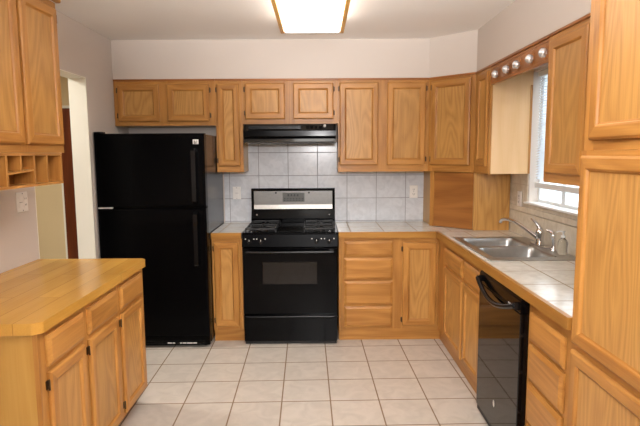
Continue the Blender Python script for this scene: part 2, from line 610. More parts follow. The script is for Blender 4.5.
# mini blind, pulled partly up
bl = thing('window_blind', 'white mini blind lowered over most of the kitchen window', 'blind', (XRW + .045, 3.35, WZ1))
MB().box(-.022, .022, -.44, .44, -.04, -.001).build('headrail', 'vinyl', bl, bevel=.003)
sl = MB()
z = -.06
while z > -.78:
    sl.add([(-.012, -.435, z - .008), (.012, -.435, z + .008), (.012, .435, z + .008), (-.012, .435, z - .008),
            (-.012, -.435, z - .0072), (.012, -.435, z + .0088), (.012, .435, z + .0088), (-.012, .435, z - .0072)],
           [(0, 3, 2, 1), (4, 5, 6, 7), (0, 1, 5, 4), (2, 3, 7, 6), (1, 2, 6, 5), (3, 0, 4, 7)])
    z -= .019
sl.build('slats', 'slat', bl)
MB().box(-.014, .014, -.437, .437, -.835, -.795).build('bottom_rail', 'vinyl', bl, bevel=.004)
MB().cyl((-.02, .38, -.03), (-.02, .38, -.55), .004, n=8).build('tilt_wand', 'clear', bl)


# ------------------------------------------------------------------ cabinets
DT = .019                                       # thickness of doors and drawer fronts


def make_door(parent, x0, x1, z0, z1, hinge=None, stile=.052, label=None):
    d = MB().rect_loft(x0, x1, z0, z1,
                       [(0, -.001), (0, -.011), (.003, -.0155), (.009, -DT), (stile - .008, -DT), (stile - .003, -.0165), (stile, -.010), (stile + .007, -.0065)],
                       mats=(0, 1), cap=False).build('door', ['oak_v', 'oak_h'], parent)
    i = stile + .006
    MB().box(x0 + i, x1 - i, -.0078, -.003, z0 + i, z1 - i).build('panel', 'oak_p', d)
    if hinge:
        hx = x0 - .004 if hinge == 'l' else x1 + .004
        for hz in (z0 + .05, z1 - .05):
            h = MB().cyl((hx, -.010, hz - .022), (hx, -.010, hz + .022), .0042, n=10)
            h.box(hx - .009, hx + .009, -.003, 0.0, hz - .018, hz + .018)
            h.build('hinge', 'bronze', d)
    return d


def make_drawer(parent, x0, x1, z0, z1, name='drawer'):
    return MB().rect_loft(x0, x1, z0, z1, [(0, -.001), (0, -.010), (.004, -.0125), (.013, -.0165), (.018, -DT)], mats=(0, 0), capm=0).build(name, 'oak_h', parent)


def face_frame(parent, w, z0, z1, rects):
    """openings lie 12 mm inside each front"""
    o = [(a + .012, b - .012, c + .012, d - .012) for a, b, c, d in rects]
    xs = sorted({0, w} | {v for r in o for v in r[:2]})
    zs = sorted({z0, z1} | {v for r in o for v in r[2:]})
    mb = MB()
    solid = {}
    for i in range(len(xs) - 1):
        for k in range(len(zs) - 1):
            cx, cz = (xs[i] + xs[i + 1]) / 2, (zs[k] + zs[k + 1]) / 2
            solid[i, k] = not any(r[0] < cx < r[1] and r[2] < cz < r[3] for r in o)
    for (i, k), sfl in solid.items():
        if not sfl:
            continue
        a, b, c, d = xs[i], xs[i + 1], zs[k], zs[k + 1]
        cx = (a + b) / 2
        rail = any(r[0] < cx < r[1] for r in o)
        mi = 1 if rail else 0
        mb.add([(a, 0, c), (b, 0, c), (b, 0, d), (a, 0, d)], [(0, 1, 2, 3)], mi)
        for (di, dk), q in (((-1, 0), [(a, 0, d), (a, DT, d), (a, DT, c), (a, 0, c)]), ((1, 0), [(b, 0, c), (b, DT, c), (b, DT, d), (b, 0, d)]),
                            ((0, -1), [(a, 0, c), (a, DT, c), (b, DT, c), (b, 0, c)]), ((0, 1), [(b, 0, d), (b, DT, d), (a, DT, d), (a, 0, d)])):
            if not solid.get((i + di, k + dk), False):
                mb.add(q, [(0, 1, 2, 3)], mi)
    return mb.build('face_frame', ['oak_v', 'oak_h'], parent)


def cabinet(name, label, loc, rz, w, z0, z1, depth, doors=(), drawers=(), group=None, toe=0.0, toe_in=.028, molding=False, side='oak_side', toe_ext=(0, 0), hollow=False):
    t = thing(name, label, 'cabinet', loc, rz, group)
    if hollow:
        mb = MB().box(.0005, .016, DT + .0005, depth, z0, z1).box(w - .016, w - .0005, DT + .0005, depth, z0, z1)
        mb.box(.016, w - .016, DT + .0005, depth, z0, z0 + .016).box(.016, w - .016, depth - .01, depth, z0 + .016, z1)
    else:
        mb = MB().box(0.0005, w - .0005, DT + .0005, depth, z0, z1)
    if toe:
        mb.box(.0005 + toe_ext[0], w - .0005 - toe_ext[1], toe_in, depth, 0, z0 - .0005, 1)
    mb.build('body', [side, 'oak_h'], t)
    face_frame(t, w, z0, z1, [d[:4] for d in doors] + [d[:4] for d in drawers])
    for d in doors:
        make_door(t, *d[:4], hinge=d[4] if len(d) > 4 else None)
    for d in drawers:
        make_drawer(t, *d[:4], name=d[4] if len(d) > 4 else 'drawer')
    if molding:
        MB().box(0.0003, w - .0003, -.009, -.0003, z1 - .017, z1).build('top_molding', 'oak_dark', t, bevel=.003)
    return t


G_UP, G_BASE = 'oak wall cabinets', 'oak base cabinets'
B = lambda x: x                                 # back run: local x = X - loc.x
UD = YB - YU - .002
# over the fridge
x = XL + .002
cabinet('wall_cabinet', 'short two-door oak wall cabinet mounted above the black fridge', (x, YU, 0), 0, -.8625 - x, 1.788, ZT, UD,
        doors=[(-1.685 - x, -1.334 - x, 1.822, 2.132, 'l'), (-1.267 - x, -.912 - x, 1.822, 2.132, 'r')], group=G_UP, molding=True)
x = -.8615
cabinet('wall_cabinet', 'tall narrow single-door oak wall cabinet between fridge and range hood', (x, YU, 0), 0, .228, 1.390, ZT, UD,
        doors=[(-.848 - x, -.660 - x, 1.440, 2.134, 'l')], group=G_UP, molding=True)
x = -.6325
cabinet('wall_cabinet', 'short two-door oak wall cabinet directly above the black range hood', (x, YU, 0), 0, .808, 1.799, ZT, UD,
        doors=[(-.610 - x, -.274 - x, 1.838, 2.136, 'l'), (-.203 - x, .137 - x, 1.838, 2.136, 'r')], group=G_UP, molding=True)
x = .1765
cabinet('wall_cabinet', 'tall two-door oak wall cabinet right of the range hood', (x, YU, 0), 0, .7715, 1.387, ZT, UD,
        doors=[(.190 - x, .519 - x, 1.443, 2.138, 'l'), (.595 - x, .922 - x, 1.443, 2.138, 'r')], group=G_UP, molding=True)
# diagonal corner wall cabinet
dw_ = math.hypot(SX1 - SX0, YU - SY1)
t = thing('wall_cabinet', 'single-door oak wall cabinet set diagonally across the back right corner', 'cabinet', (SX0, YU, 0), R(-44.6), G_UP)
th = R(44.6)


def tolocal(X, Y):
    dx, dy = X - SX0, Y - YU
    return (dx * math.cos(th) - dy * math.sin(th), dx * math.sin(th) + dy * math.cos(th))


pl = [(0.001, DT + .0008), (dw_ - .001, DT + .0008), tolocal(XRW - .0015, SY1 + .001), tolocal(XRW - .0015, YB - .0015), tolocal(SX0 + .001, YB - .0015)]
pl = [(0.020, DT + .0008), (dw_ - .020, DT + .0008)] + pl[2:]
MB().prism(pl, 1.387, ZT).build('body', 'oak_side', t)
face_frame(t, dw_, 1.387, ZT, [(.030, dw_ - .040, 1.443, 2.138)])
make_door(t, .030, dw_ - .040, 1.443, 2.138, 'l')
MB().box(.003, dw_ - .003, -.009, -.0003, ZT - .017, ZT).build('top_molding', 'oak_dark', t, bevel=.003)
VZ_ = 2.03
# right run wall cabinets (facing -X: rot -90, local x runs toward the camera)
cabinet('wall_cabinet', 'narrow oak wall cabinet with pale end panel at the far side of the window', (XRU, 4.1405, 0), R(-90), .3385, 1.387, ZT, XRW - XRU - .002,
        doors=[(.075, .315, 1.443, 2.138)], group=G_UP, molding=True, side='birch')
sc = [o for o in COL.objects if o.get('label', '').startswith('narrow oak wall')][0]
MB().box(.3386, .3402, XRW - XRU - .020, XRW - XRU - .003, 1.388, VZ_ - .001).build('scribe_strip', 'oak_v', sc)
cabinet('wall_cabinet', 'oak wall cabinet between the window and the tall pantry', (XRU, 2.862, 0), R(-90), .86, 1.380, ZT, XRW - XRU - .002,
        doors=[(.045, .43, 1.430, 2.130), (.47, .84, 1.430, 2.130)], group=G_UP, molding=True)

# base cabinets, back run
x = -.862
cabinet('base_cabinet', 'narrow single-door oak base cabinet between fridge and black range', (x, YBF, 0), 0, .246, .105, CB, YB - YBF - .002,
        doors=[(-.845 - x, -.645 - x, .135, .835, 'l')], group=G_BASE, toe=.1)
x = .168
dz = [(.122, .296), (.312, .508), (.524, .700), (.716, .838)]
cabinet('base_cabinet', 'oak base cabinet with four drawers and a corner door right of the range', (x, YBF, 0), 0, XBF - x - .001, .105, CB, YB - YBF - .002,
        doors=[(.689 - x, .962 - x, .132, .822, 'l')], drawers=[(.212 - x, .606 - x, a, b) for a, b in dz], group=G_BASE, toe=.1, toe_ext=(0, -.040))
# right run: sink base, drawer base
SB0 = YBF + .027
cabinet('base_cabinet', 'two-door oak base cabinet below the steel sink', (XBF, SB0, 0), R(-90), SB0 - 2.950, .105, CB, .57,
        doors=[(SB0 - 3.88, SB0 - 3.405, .125, .675, 'l'), (SB0 - 3.365, SB0 - 2.992, .125, .675, 'r')],
        drawers=[(SB0 - 3.88, SB0 - 3.405, .700, .825, 'false_drawer'), (SB0 - 3.365, SB0 - 2.992, .700, .825, 'false_drawer')], group=G_BASE, toe=.1, hollow=True)
DB0 = 2.330
dz = [(.122, .284), (.302, .486), (.504, .672), (.690, .822)]
cabinet('base_cabinet', 'four-drawer oak base cabinet between dishwasher and tall pantry', (XBF, DB0, 0), R(-90), DB0 - 1.900, .105, CB, .57,
        drawers=[(DB0 - 2.290, DB0 - 1.962, a - .008, b - .008) for a, b in dz], group=G_BASE, toe=.1)
# tall pantry: lower unit and upper unit
PX, PY = .970, 1.898
cabinet('pantry_cabinet', 'tall oak pantry base unit with two doors at the right edge', (PX, PY, 0), R(-90), .61, .105, 1.548, XRW - PX - .002,
        doors=[(.022, .578, .125, .802), (.022, .578, .828, 1.530)], group='pantry cabinets', toe=.1)
cabinet('pantry_cabinet', 'oak upper pantry unit stacked on top of the tall pantry base', (PX + .006, PY, 0), R(-90), .61, 1.549, ZT, XRW - PX - .008,
        doors=[(.055, .578, 1.585, 2.140)], group='pantry cabinets')

# left base cabinet (facing +X: rot +90, local x = Y - y0)
LY0, LX = 1.905, -1.076
doors, drawers = [], []
for a, b in ((1.955, 2.265), (2.315, 2.655), (2.705, 3.035)):
    doors.append((a - LY0, b - LY0, .125, .690, 'l'))
    drawers.append((a - LY0, b - LY0, .712, .838))
cabinet('base_cabinet', 'three-door oak base cabinet under the butcher block along the left wall', (LX, LY0, 0), R(90), 3.09 - LY0, .105, CB, LX - XL - .002,
        doors=doors, drawers=drawers, group=G_BASE, toe=.1, toe_in=.075)
c = .028
xa, xb, ya, yb = XL + .002, -1.054, 1.885, 3.118
tag(MB().prism([(xa, ya), (xb - c, ya), (xb, ya + c), (xb, yb - c), (xb - c, yb), (xa, yb)], CB + .0005, CT - .003).build('butcher_block_top', 'butcher', bevel=.005),
    'glossy wooden butcher block counter with clipped corners along the left wall', 'counter')
# left wall cabinet and cubby organiser
UX = -1.390
cabinet('wall_cabinet', 'large oak wall cabinet on the left wall above the cubby shelf', (UX, 1.75, 0), R(90), 2.852 - 1.75, 1.556, 2.345, UX - XL - .002,
        doors=[(2.485 - 1.75, 2.830 - 1.75, 1.597, 2.31, 'r'), (2.105 - 1.75, 2.455 - 1.75, 1.597, 2.31), (1.76 - 1.75, 2.075 - 1.75, 1.597, 2.31)], group=G_UP)
lw = [o for o in COL.objects if o.get('label', '').startswith('large oak wall')][0]
MB().box(-.02, 1.112, -.030, .0, 2.3455, 2.375).build('top_molding', 'oak_h', lw, bevel=.008)
cu = thing('cubby_shelf', 'small oak cubby organiser hanging below the left wall cabinet', 'shelf', (UX + .004, 1.75, 0), R(90))
CZ0, CZ1, CW, CDP = 1.392, 1.5545, 1.066, .11
MB().box(0, CW, .0, CDP, CZ1 - .012, CZ1).build('top_board', 'oak_h', cu)
MB().box(0, CW, .0, CDP, CZ0, CZ0 + .012).build('bottom_board', 'oak_h', cu)
MB().box(0.0005, CW - .0005, CDP - .006, CDP - .0005, CZ0 + .0125, CZ1 - .0125).build('back_board', 'oak_h', cu)
for xx in (0.0, .115, .230, .345, .455, .554, .782, .902, CW - .016):
    MB().box(xx, xx + .016, .0005, CDP - .0065, CZ0 + .0125, CZ1 - .0125).build('divider', 'oak_v', cu)
# bay with two small slots above a sloping shelf
sh = MB()
sx0, sx1, zz0, zz1 = .5705, .7815, 1.455, 1.468
ye_ = CDP - .008
sh.add([(sx0, .001, zz0), (sx1, .001, zz1), (sx1, ye_, zz1), (sx0, ye_, zz0), (sx0, .001, zz0 + .009), (sx1, .001, zz1 + .009), (sx1, ye_, zz1 + .009), (sx0, ye_, zz0 + .009)],
       [(0, 3, 2, 1), (4, 5, 6, 7), (0, 1, 5, 4), (1, 2, 6, 5), (2, 3, 7, 6), (3, 0, 4, 7)])
sh.build('sloping_shelf', 'oak_h', cu)
MB().box(.669, .683, .001, ye_, 1.4712, CZ1 - .0125).build('divider', 'oak_v', cu)

# ------------------------------------------------------------------ worktops
# sink cut-out
KX0, KX1, KY0, KY1 = 1.005, 1.535, 2.945, 3.785


def worktop(name, label, loc, sections, edges):
    t = thing(name, label, 'worktop', loc)
    for (ox, oy), tiles in sections:
        mb = MB()
        for (a, b, c_, d_) in tiles:
            mb.box(a - ox, b - ox, c_ - oy, d_ - oy, CB + .0008, CT)
        mb.build('tiled_top', 'ctile', t, loc=(ox - loc[0], oy - loc[1], 0))
    for (poly, m) in edges:
        MB().prism([(px - loc[0], py - loc[1]) for px, py in poly], CB + .0008, CT + .002).build('wooden_edge', m, t, bevel=.004)
    return t


worktop('worktop', 'short tiled worktop with oak edge between fridge and range', (-.74, 4.107, 0), [((-.80, 4.107), [(-.862, -.6165, 4.107, YB - .0085)])],
        [([(-.862, 4.085), (-.6165, 4.085), (-.6165, 4.1065), (-.862, 4.1065)], 'oak_trim')])
ix0, ix1, iy0, iy1 = KX0 + .02, KX1 - .02, KY0 + .02, KY1 - .02
xe, ye, yn = .972, 4.107, 1.900
xw = XRW - .0115
worktop('worktop', 'long tiled worktop with oak edge around the steel sink', (1.18, 3.0, 0),
        [((.265, 4.107), [(.1645, xw, ye, YB - .0085)]),
         ((1.18, 2.69), [(xe, ix0, iy0, ye - .0003), (ix1, xw, iy0, ye - .0003), (ix0, ix1, iy1, ye - .0003), (xe, xw, yn, iy0)])],
        [([(.1645, 4.085), (.950, 4.085), (xe - .0005, ye - .0005), (.1645, ye - .0005)], 'oak_trim'),
         ([(.950, yn), (xe - .0005, yn), (xe - .0005, ye - .0008), (.950, 4.0845)], 'oak_trim_y')])


# ------------------------------------------------------------------ sink, faucet, sprayer, bottle
sk = thing('kitchen_sink', 'double-bowl stainless steel sink set into the tiled worktop', 'sink', (KX0, KY0, CT))
W_, L_ = KX1 - KX0, KY1 - KY0


def rrect(x0, x1, y0, y1, r, z, n=5):
    pts = []
    for cx, cy, a0 in ((x1 - r, y1 - r, 0), (x0 + r, y1 - r, 90), (x0 + r, y0 + r, 180), (x1 - r, y0 + r, 270)):
        for i in range(n + 1):
            a = R(a0 + 90 * i / n)
            pts.append((cx + r * math.cos(a), cy + r * math.sin(a), z))
    return pts


def bowl(name, x0, x1, y0, y1):
    mb = MB()
    prof = [(0, .006, .05), (.006, .001, .05), (.010, -.03, .048), (.018, -.135, .05), (.035, -.158, .05), (.07, -.165, .05)]
    loops = [rrect(x0 + i, x1 - i, y0 + i, y1 - i, max(.012, r - i * .2), z) for i, z, r in prof]
    n = len(loops[0])
    vs = [p for l in loops for p in l]
    fs = [(k * n + i, (k + 1) * n + i, (k + 1) * n + (i + 1) % n, k * n + (i + 1) % n) for k in range(len(loops) - 1) for i in range(n)]
    fs = [f[::-1] for f in fs]
    mb.add(vs, fs, 0, True)
    mb.add(loops[-1], [tuple(range(n))], 0)
    o = mb.build(name, 'sinksteel', sk)
    sol = o.modifiers.new('thick', 'SOLIDIFY')
    sol.thickness = .002
    sol.offset = -1
    MB().lathe(((x0 + x1) / 2, (y0 + y1) / 2, -.164), [(.042, 0), (.044, .003), (.036, .004), (.03, .001), (.004, .001)]).build('drain', 'chrome', o)
    return o


b1 = (.045, W_ - .10, .082, .420)
b2 = (.045, W_ - .10, .455, L_ - .030)
deck = MB()
xs = [0, b1[0], b1[1], W_]
ys = [0, b1[2], b1[3], b2[2], b2[3], L_]
for i in range(3):
    for k in range(5):
        if i == 1 and k in (1, 3):
            continue
        deck.box(xs[i], xs[i + 1], ys[k], ys[k + 1], .0006, .006)
rim = deck.build('rim', 'sinksteel', sk)
bowl('bowl', *b1)
bowl('bowl', *b2)

fx, fy, fz = KX1 - .045, 3.41, CT + .0065
fa = thing('faucet', 'chrome single-lever faucet with long curved spout on the sink', 'faucet', (fx, fy, fz))
MB().prism([(x_ * .024 + 0, y_) for x_, y_ in ((-1, -.10), (-.7, -.12), (.7, -.12), (1, -.10), (1, .10), (.7, .12), (-.7, .12), (-1, .10))], 0, .008).build('deck_plate', 'chrome', fa, bevel=.003)
MB().lathe((0, 0, .008), [(.030, 0), (.029, .01), (.025, .02), (.026, .06), (.029, .075), (.028, .09), (.018, .106), (.006, .110)]).build('body', 'chrome', fa)
pts = []
P = [Vector((-.01, .02, .055)), Vector((-.05, .13, .10)), Vector((-.10, .27, .170)), Vector((-.125, .385, .125))]
for i in range(21):
    t_ = i / 20
    pts.append(P[0] * (1 - t_) ** 3 + P[1] * 3 * t_ * (1 - t_) ** 2 + P[2] * 3 * t_ ** 2 * (1 - t_) + P[3] * t_ ** 3)
pts.append(pts[-1] + Vector((-.003, .008, -.02)))
MB().tube(pts, [.016 - .004 * min(1, i / 16) for i in range(len(pts))]).build('spout', 'chrome', fa)
pts = [Vector((0, 0, .11)), Vector((-.003, .012, .125)), Vector((-.012, .04, .148)), Vector((-.02, .075, .165)), Vector((-.024, .095, .170))]
MB().tube(pts, [.015, .013, .010, .008, .006]).build('lever', 'chrome', fa)

sp = thing('side_sprayer', 'short chrome side sprayer beside the faucet', 'sprayer', (KX1 - .04, 3.215, CT + .0065))
MB().lathe((0, 0, 0), [(.022, 0), (.022, .006), (.016, .012), (.014, .03)]).build('holder', 'chrome', sp)
MB().tube([(0, 0, .03), (0, 0, .07), (-.002, .003, .095), (-.006, .012, .118)], [.010, .012, .015, .014]).tube([(-.002, .006, .108), (-.02, .02, .125), (-.035, .035, .128)], [.012, .010, .007]).build('spray_head', 'chrome', sp)
so = thing('soap_bottle', 'clear pump soap bottle behind the sprayer by the wall', 'bottle', (KX1 - .035, 3.105, CT + .0065))
MB().lathe((0, 0, 0), [(.026, 0), (.029, .006), (.029, .075), (.022, .09), (.011, .098), (.011, .104)]).build('bottle_body', 'clear', so)
MB().lathe((0, 0, .1045), [(.013, 0), (.013, .012), (.005, .014), (.005, .03), (.010, .031), (.010, .04)]).tube([(0, 0, .141), (-.02, .015, .141), (-.032, .024, .134)], .004, n=8).build('pump', 'vinyl', so)

# ------------------------------------------------------------------ appliance garage in the corner
ag = thing('appliance_garage', 'oak corner appliance garage standing on the worktop under the diagonal cabinet', 'cabinet', (SX0 + .02, YU + .0, CT), R(-44.6))
gx0, gy0 = SX0 + .02, YU


def tl2(X, Y):
    dx, dy = X - gx0, Y - gy0
    return (dx * math.cos(th) - dy * math.sin(th), dx * math.sin(th) + dy * math.cos(th))


e1 = tl2(1.262, SY1 + .014)
GH = 1.3865 - CT
MB().prism([(0.006, .024), (e1[0] - .006, .024), tl2(1.262 + .012, SY1 + .026), tl2(XRW - .013, SY1 + .026), tl2(XRW - .013, YB - .0095), tl2(SX0 + .03, YB - .0095)], .0008, GH).build('body', 'oak_side', ag)
gw = e1[0]
MB().box(0, .040, .003, .0235, .0008, GH).build('stile', 'oak_v', ag, bevel=.002)
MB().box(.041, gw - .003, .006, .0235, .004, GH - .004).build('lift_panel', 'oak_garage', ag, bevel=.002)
q0, q1 = tl2(1.262, SY1 + .004), tl2(XRW - .013, SY1 + .004)
q2, q3 = tl2(XRW - .013, SY1 + .0245), tl2(1.2625, SY1 + .0245)
MB().prism([q0, q1, q2, q3], .0008, GH).build('side_panel', 'oak_p', ag)

# ------------------------------------------------------------------ valance over the window with five silvered balls
VY0, VY1, VZ0, VZ1 = 2.8635, 3.8005, 2.030, ZT
va = thing('window_valance', 'oak valance board with five shiny round balls above the window', 'valance', (XRU, VY1, VZ0), R(-90))
VW, VH = VY1 - VY0, VZ1 - VZ0 - .018
MB().rect_loft(0.0003, VW - .0003, 0, VH, [(0, .018), (0, .003), (.004, 0), (.014, 0), (.018, .004)]).build('board', 'oak_dark', va)
for Y_ in (3.665, 3.460, 3.280, 3.082, 2.900):
    cx, cz = VY1 - Y_, .056
    ro = MB()
    for q in range(8):
        a0 = q * math.pi / 4
        ro.add([(cx, -.0005, cz), (cx + .040 * math.cos(a0 - .3), -.0005, cz + .040 * math.sin(a0 - .3)), (cx + .046 * math.cos(a0), -.0005, cz + .046 * math.sin(a0)), (cx + .040 * math.cos(a0 + .3), -.0005, cz + .040 * math.sin(a0 + .3)), (cx, -.008, cz)],
               [(0, 3, 2, 1)[:4], (1, 2, 4), (2, 3, 4), (3, 0, 4), (0, 1, 4)])
    r_ = ro.build('rosette', 'oak_dark', va)
    vs, fs = [], []
    nu, nv, rr = 20, 12, .027
    for k in range(nv + 1):
        ph = math.pi * k / nv
        for i in range(nu):
            t_ = 2 * math.pi * i / nu
            vs.append((cx + rr * math.sin(ph) * math.cos(t_), -.014 + rr * math.sin(ph) * math.sin(t_), cz + rr * math.cos(ph)))
    for k in range(nv):
        for i in range(nu):
            fs.append((k * nu + i, (k + 1) * nu + i, (k + 1) * nu + (i + 1) % nu, k * nu + (i + 1) % nu))
    MB().add(vs, fs, 0, True).build('ball', 'ball', r_)

MB().box(.0003, VW - .0003, -.009, .018, VH + .0003, VZ1 - VZ0 - .0005).build('top_molding', 'oak_dark', va, bevel=.003)

# ------------------------------------------------------------------ refrigerator
FX0, FX1, FY, FZ = -1.712, -.868, 3.978, 1.706
fr = thing('refrigerator', 'black top-freezer refrigerator standing against the left wall', 'refrigerator', (FX0, FY, 0))
fw = FX1 - FX0
MB().box(.004, fw - .001, .074, YB - FY - .03, .03, FZ - .006).build('body', 'fridge_side', fr, bevel=.006)


def slab(x0, x1, z0, z1, th_, r=.014):
    return MB().rect_loft(x0, x1, z0, z1, [(0, th_), (0, r), (r * .3, r * .3), (r, 0)])


fz_ = slab(0, fw, 1.139, FZ, .070).build('freezer_door', 'fridge', fr)
fd = slab(0, fw, .098, 1.129, .070).build('fridge_door', 'fridge', fr)
hx = -.945 - FX0
for dd, z0, z1 in ((fz_, 1.155, 1.600), (fd, .655, 1.115)):
    h = MB()
    h.extrude_x([(-.050, z0 + .03), (-.036, z0 + .03), (-.036, z1 - .03), (-.050, z1 - .03)], hx - .016, hx + .016)
    h.extrude_x([(-.050, z0 + .03), (-.001, z0), (-.001, z0 + .03), (-.036, z0 + .045)], hx - .016, hx + .016)
    h.extrude_x([(-.050, z1 - .03), (-.036, z1 - .045), (-.001, z1 - .03), (-.001, z1)], hx - .016, hx + .016)
    h.build('handle', 'handleblk', dd, bevel=.004)
bx, bz = -.931 - FX0, 1.640
bd = MB().box(bx - .022, bx + .022, -.003, -.0003, bz - .018, bz + .018).build('badge', 'badge', fz_, bevel=.002)
mk = MB().box(bx - .012, bx - .006, -.0036, -.0031, bz - .017, bz + .008).box(bx - .002, bx + .003, -.0036, -.0031, bz - .017, bz + .002).box(bx + .008, bx + .012, -.0036, -.0031, bz - .017, bz + .008)
mk.build('emblem', 'slot', bd)
MB().box(.012, .115, -.008, .03, 1.1295, 1.1385).cyl((.115, -.006, 1.1295), (.115, -.006, 1.1385), .009).build('hinge', 'badge', fr)
MB().box(.0, .06, .012, .09, FZ + .0003, FZ + .014).build('hinge_cap', 'handleblk', fr, bevel=.004)
g = MB().box(.005, fw - .005, .02, .05, .022, .092)
for i in range(26):
    xx = .03 + i * .030
    g.box(xx, xx + .022, .014, .021, .034, .044, 1).box(xx, xx + .022, .014, .021, .054, .062, 1)
g.build('toe_grille', ['fridge', 'handleblk'], fr, bevel=.001)
vt = MB()
for a, b_ in ((.50, .535), (.54, .56), (.60, .615), (.62, .65), (.655, .70), (.705, .735)):
    vt.box(a, b_, .0125, .0138, .036, .046)
vt.build('grille_glints', 'badge', fr)  # pale bars standing in for light reflections on the toe grille
for xx in (.05, fw - .05):
    MB().cyl((xx, .09, 0), (xx, .09, .029), .02).build('foot', 'rubber', fr)

# ------------------------------------------------------------------ gas range
RX0, RX1, RY = -.6055, .1565, 4.045
rw = RX1 - RX0
ra = thing('gas_range', 'black freestanding gas range with steel control backguard', 'range', (RX0, RY, 0))
MB().box(.002, rw - .002, .03, .62, .03, .890).build('body', 'black', ra, bevel=.003)
MB().extrude_x([(.0, .810), (.615, .8905), (.615, .914), (.04, .914), (.018, .908)][:0] + [(.020, .8905), (.62, .8905), (.62, .918), (.040, .918), (.022, .912)], 0, rw).build('cooktop', 'black', ra, bevel=.002)
cp = MB().extrude_x([(-.006, .808), (.0295, .808), (.0195, .906), (.012, .906)], .0, rw).build('control_panel', 'blacksat', ra, bevel=.003)
for kx in (.060, .152, rw - .168, rw - .068):
    kz = .855
    ky = -.006 + .018 * (kz - .808) / .098
    k = MB().cyl((kx, ky, kz), (kx, ky - .012, kz - .002), .021, .019, n=20).box(kx - .005, kx + .005, ky - .028, ky - .0115, kz - .021, kz + .018)
    kn = k.build('knob', 'handleblk', ra, bevel=.0015)
    MB().box(kx - .0015, kx + .0015, ky - .0288, ky - .0282, kz + .002, kz + .016).build('pointer', 'badge', kn)
for kx in (.028, .095, .118, .185, rw - .205, rw - .130, rw - .105, rw - .030):
    MB().box(kx - .004, kx + .004, .0015, .0030, .868, .876).build('burner_mark', 'badge', cp)
od = MB().rect_loft(.004, rw - .004, .258, .800, [(0, .029), (0, .004), (.004, 0), (.05, 0)]).build('oven_door', 'black', ra)
MB().rect_loft(.160, rw - .165, .505, .685, [(0, -.0003), (0, -.0015), (.004, -.002)]).build('oven_window', 'glassblk', od)
h = MB().tube([(.035, -.045, .772), (rw / 2, -.048, .772), (rw - .035, -.045, .772)], .011, n=14)
h.box(.040, .066, -.04, -.0003, .763, .781).box(rw - .066, rw - .040, -.04, -.0003, .763, .781)
h.build('handle', 'handleblk', od)
dr = MB().rect_loft(.004, rw - .004, .030, .245, [(0, .029), (0, .004), (.004, 0), (.05, 0)]).build('drawer', 'black', ra)
MB().extrude_x([(-.0003, .222), (-.0003, .243), (-.016, .243), (-.018, .236), (-.012, .230)], .03, rw - .03).build('handle', 'handleblk', dr, bevel=.002)
MB().box(.01, rw - .01, .012, .06, .006, .0292).build('kick_strip', 'blackm', ra)
for xx in (.05, rw - .05):
    for yy in (.08, .56):
        MB().cyl((xx, yy, 0), (xx, yy, .0295), .016).build('foot', 'rubber', ra)
# cooktop furniture
for gx in (.145, rw - .145):
    for gy in (.175, .455):
        MB().lathe((gx, gy, .918), [(.052, 0), (.05, .006), (.036, .008), (.036, .014), (.030, .018), (.004, .019)], n=24).build('burner', 'blackm', ra)
    gr = MB()
    x0, x1, y0, y1 = gx - .125, gx + .125, .055, .575
    for a in (x0, x1 - .010):
        gr.box(a, a + .010, y0, y1, .938, .950)
    for a in (y0, (y0 + y1) / 2 - .005, y1 - .010):
        gr.box(x0, x1, a, a + .010, .9385, .9505)
    for gy in (.175, .455):
        for an in range(4):
            ca, sa = math.cos(an * math.pi / 2), math.sin(an * math.pi / 2)
            p0 = (gx + ca * .03, gy + sa * .03, .947)
            p1 = (gx + ca * (.118 if sa == 0 or abs(ca) > .5 else .118), gy + sa * .118, .945)
            gr.cyl(p0, p1, .0055, n=6)
    for a in (x0, x1 - .010):
        for b_ in (y0, y1 - .010):
            gr.box(a, a + .010, b_, b_ + .010, .9185, .938)
    gr.build('grate', 'blackm', ra)
MB().box(.285, rw - .285, .05, .58, .9185, .9225).build('center_plate', 'black', ra, bevel=.002)
# backguard
by = .610
bgd = MB().extrude_x([(by, .8905), (by + .095, .8905), (by + .095, 1.232), (by + .045, 1.232), (by + .028, 1.226), (by + .030, 1.040), (by, .960)], 0.0, rw).build('backguard', 'black', ra, bevel=.004)
sy = lambda zz: by + .030 - .002 * (zz - 1.04) / .182
st = MB().add([(.024, sy(1.046) - .0005, 1.046), (rw - .024, sy(1.046) - .0005, 1.046), (rw - .024, sy(1.208) - .0005, 1.208), (.024, sy(1.208) - .0005, 1.208),
               (.024, sy(1.046) - .004, 1.046), (rw - .024, sy(1.046) - .004, 1.046), (rw - .024, sy(1.208) - .004, 1.208), (.024, sy(1.208) - .004, 1.208)],
              [(4, 5, 6, 7), (0, 4, 7, 3), (5, 1, 2, 6), (7, 6, 2, 3), (0, 1, 5, 4)]).build('steel_panel', 'steel_d', bgd)
MB().extrude_x([(sy(1.08) - .0045, 1.083), (sy(1.08) - .016, 1.046), (sy(1.08) - .0045, 1.044)], .024, rw - .024).build('steel_lip', 'steel', st)
MB().box(.285, .485, sy(1.15) - .0062, sy(1.15) - .0040, 1.110, 1.192).build('display', 'lcd', st, bevel=.001)
tx = MB()
for i in range(4):
    tx.box(.330 + i * .028, .346 + i * .028, sy(1.15) - .0068, sy(1.15) - .0063, 1.160, 1.180)
for i in range(7):
    for k in range(2):
        tx.box(.296 + i * .027, .312 + i * .027, sy(1.15) - .0068, sy(1.15) - .0063, 1.120 + k * .016, 1.128 + k * .016)
tx.build('display_marks', 'lcdtxt', st)
for a in (.225, .525):
    MB().cyl((a, sy(1.19) - .0042, 1.193), (a, sy(1.19) - .009, 1.193), .009, n=14).build('button', 'blackm', st)
for a in (.05, rw - .05):
    MB().cyl((a, by + .012, .995), (a, by + .004, .995), .007, n=12).build('screw', 'chrome', bgd)

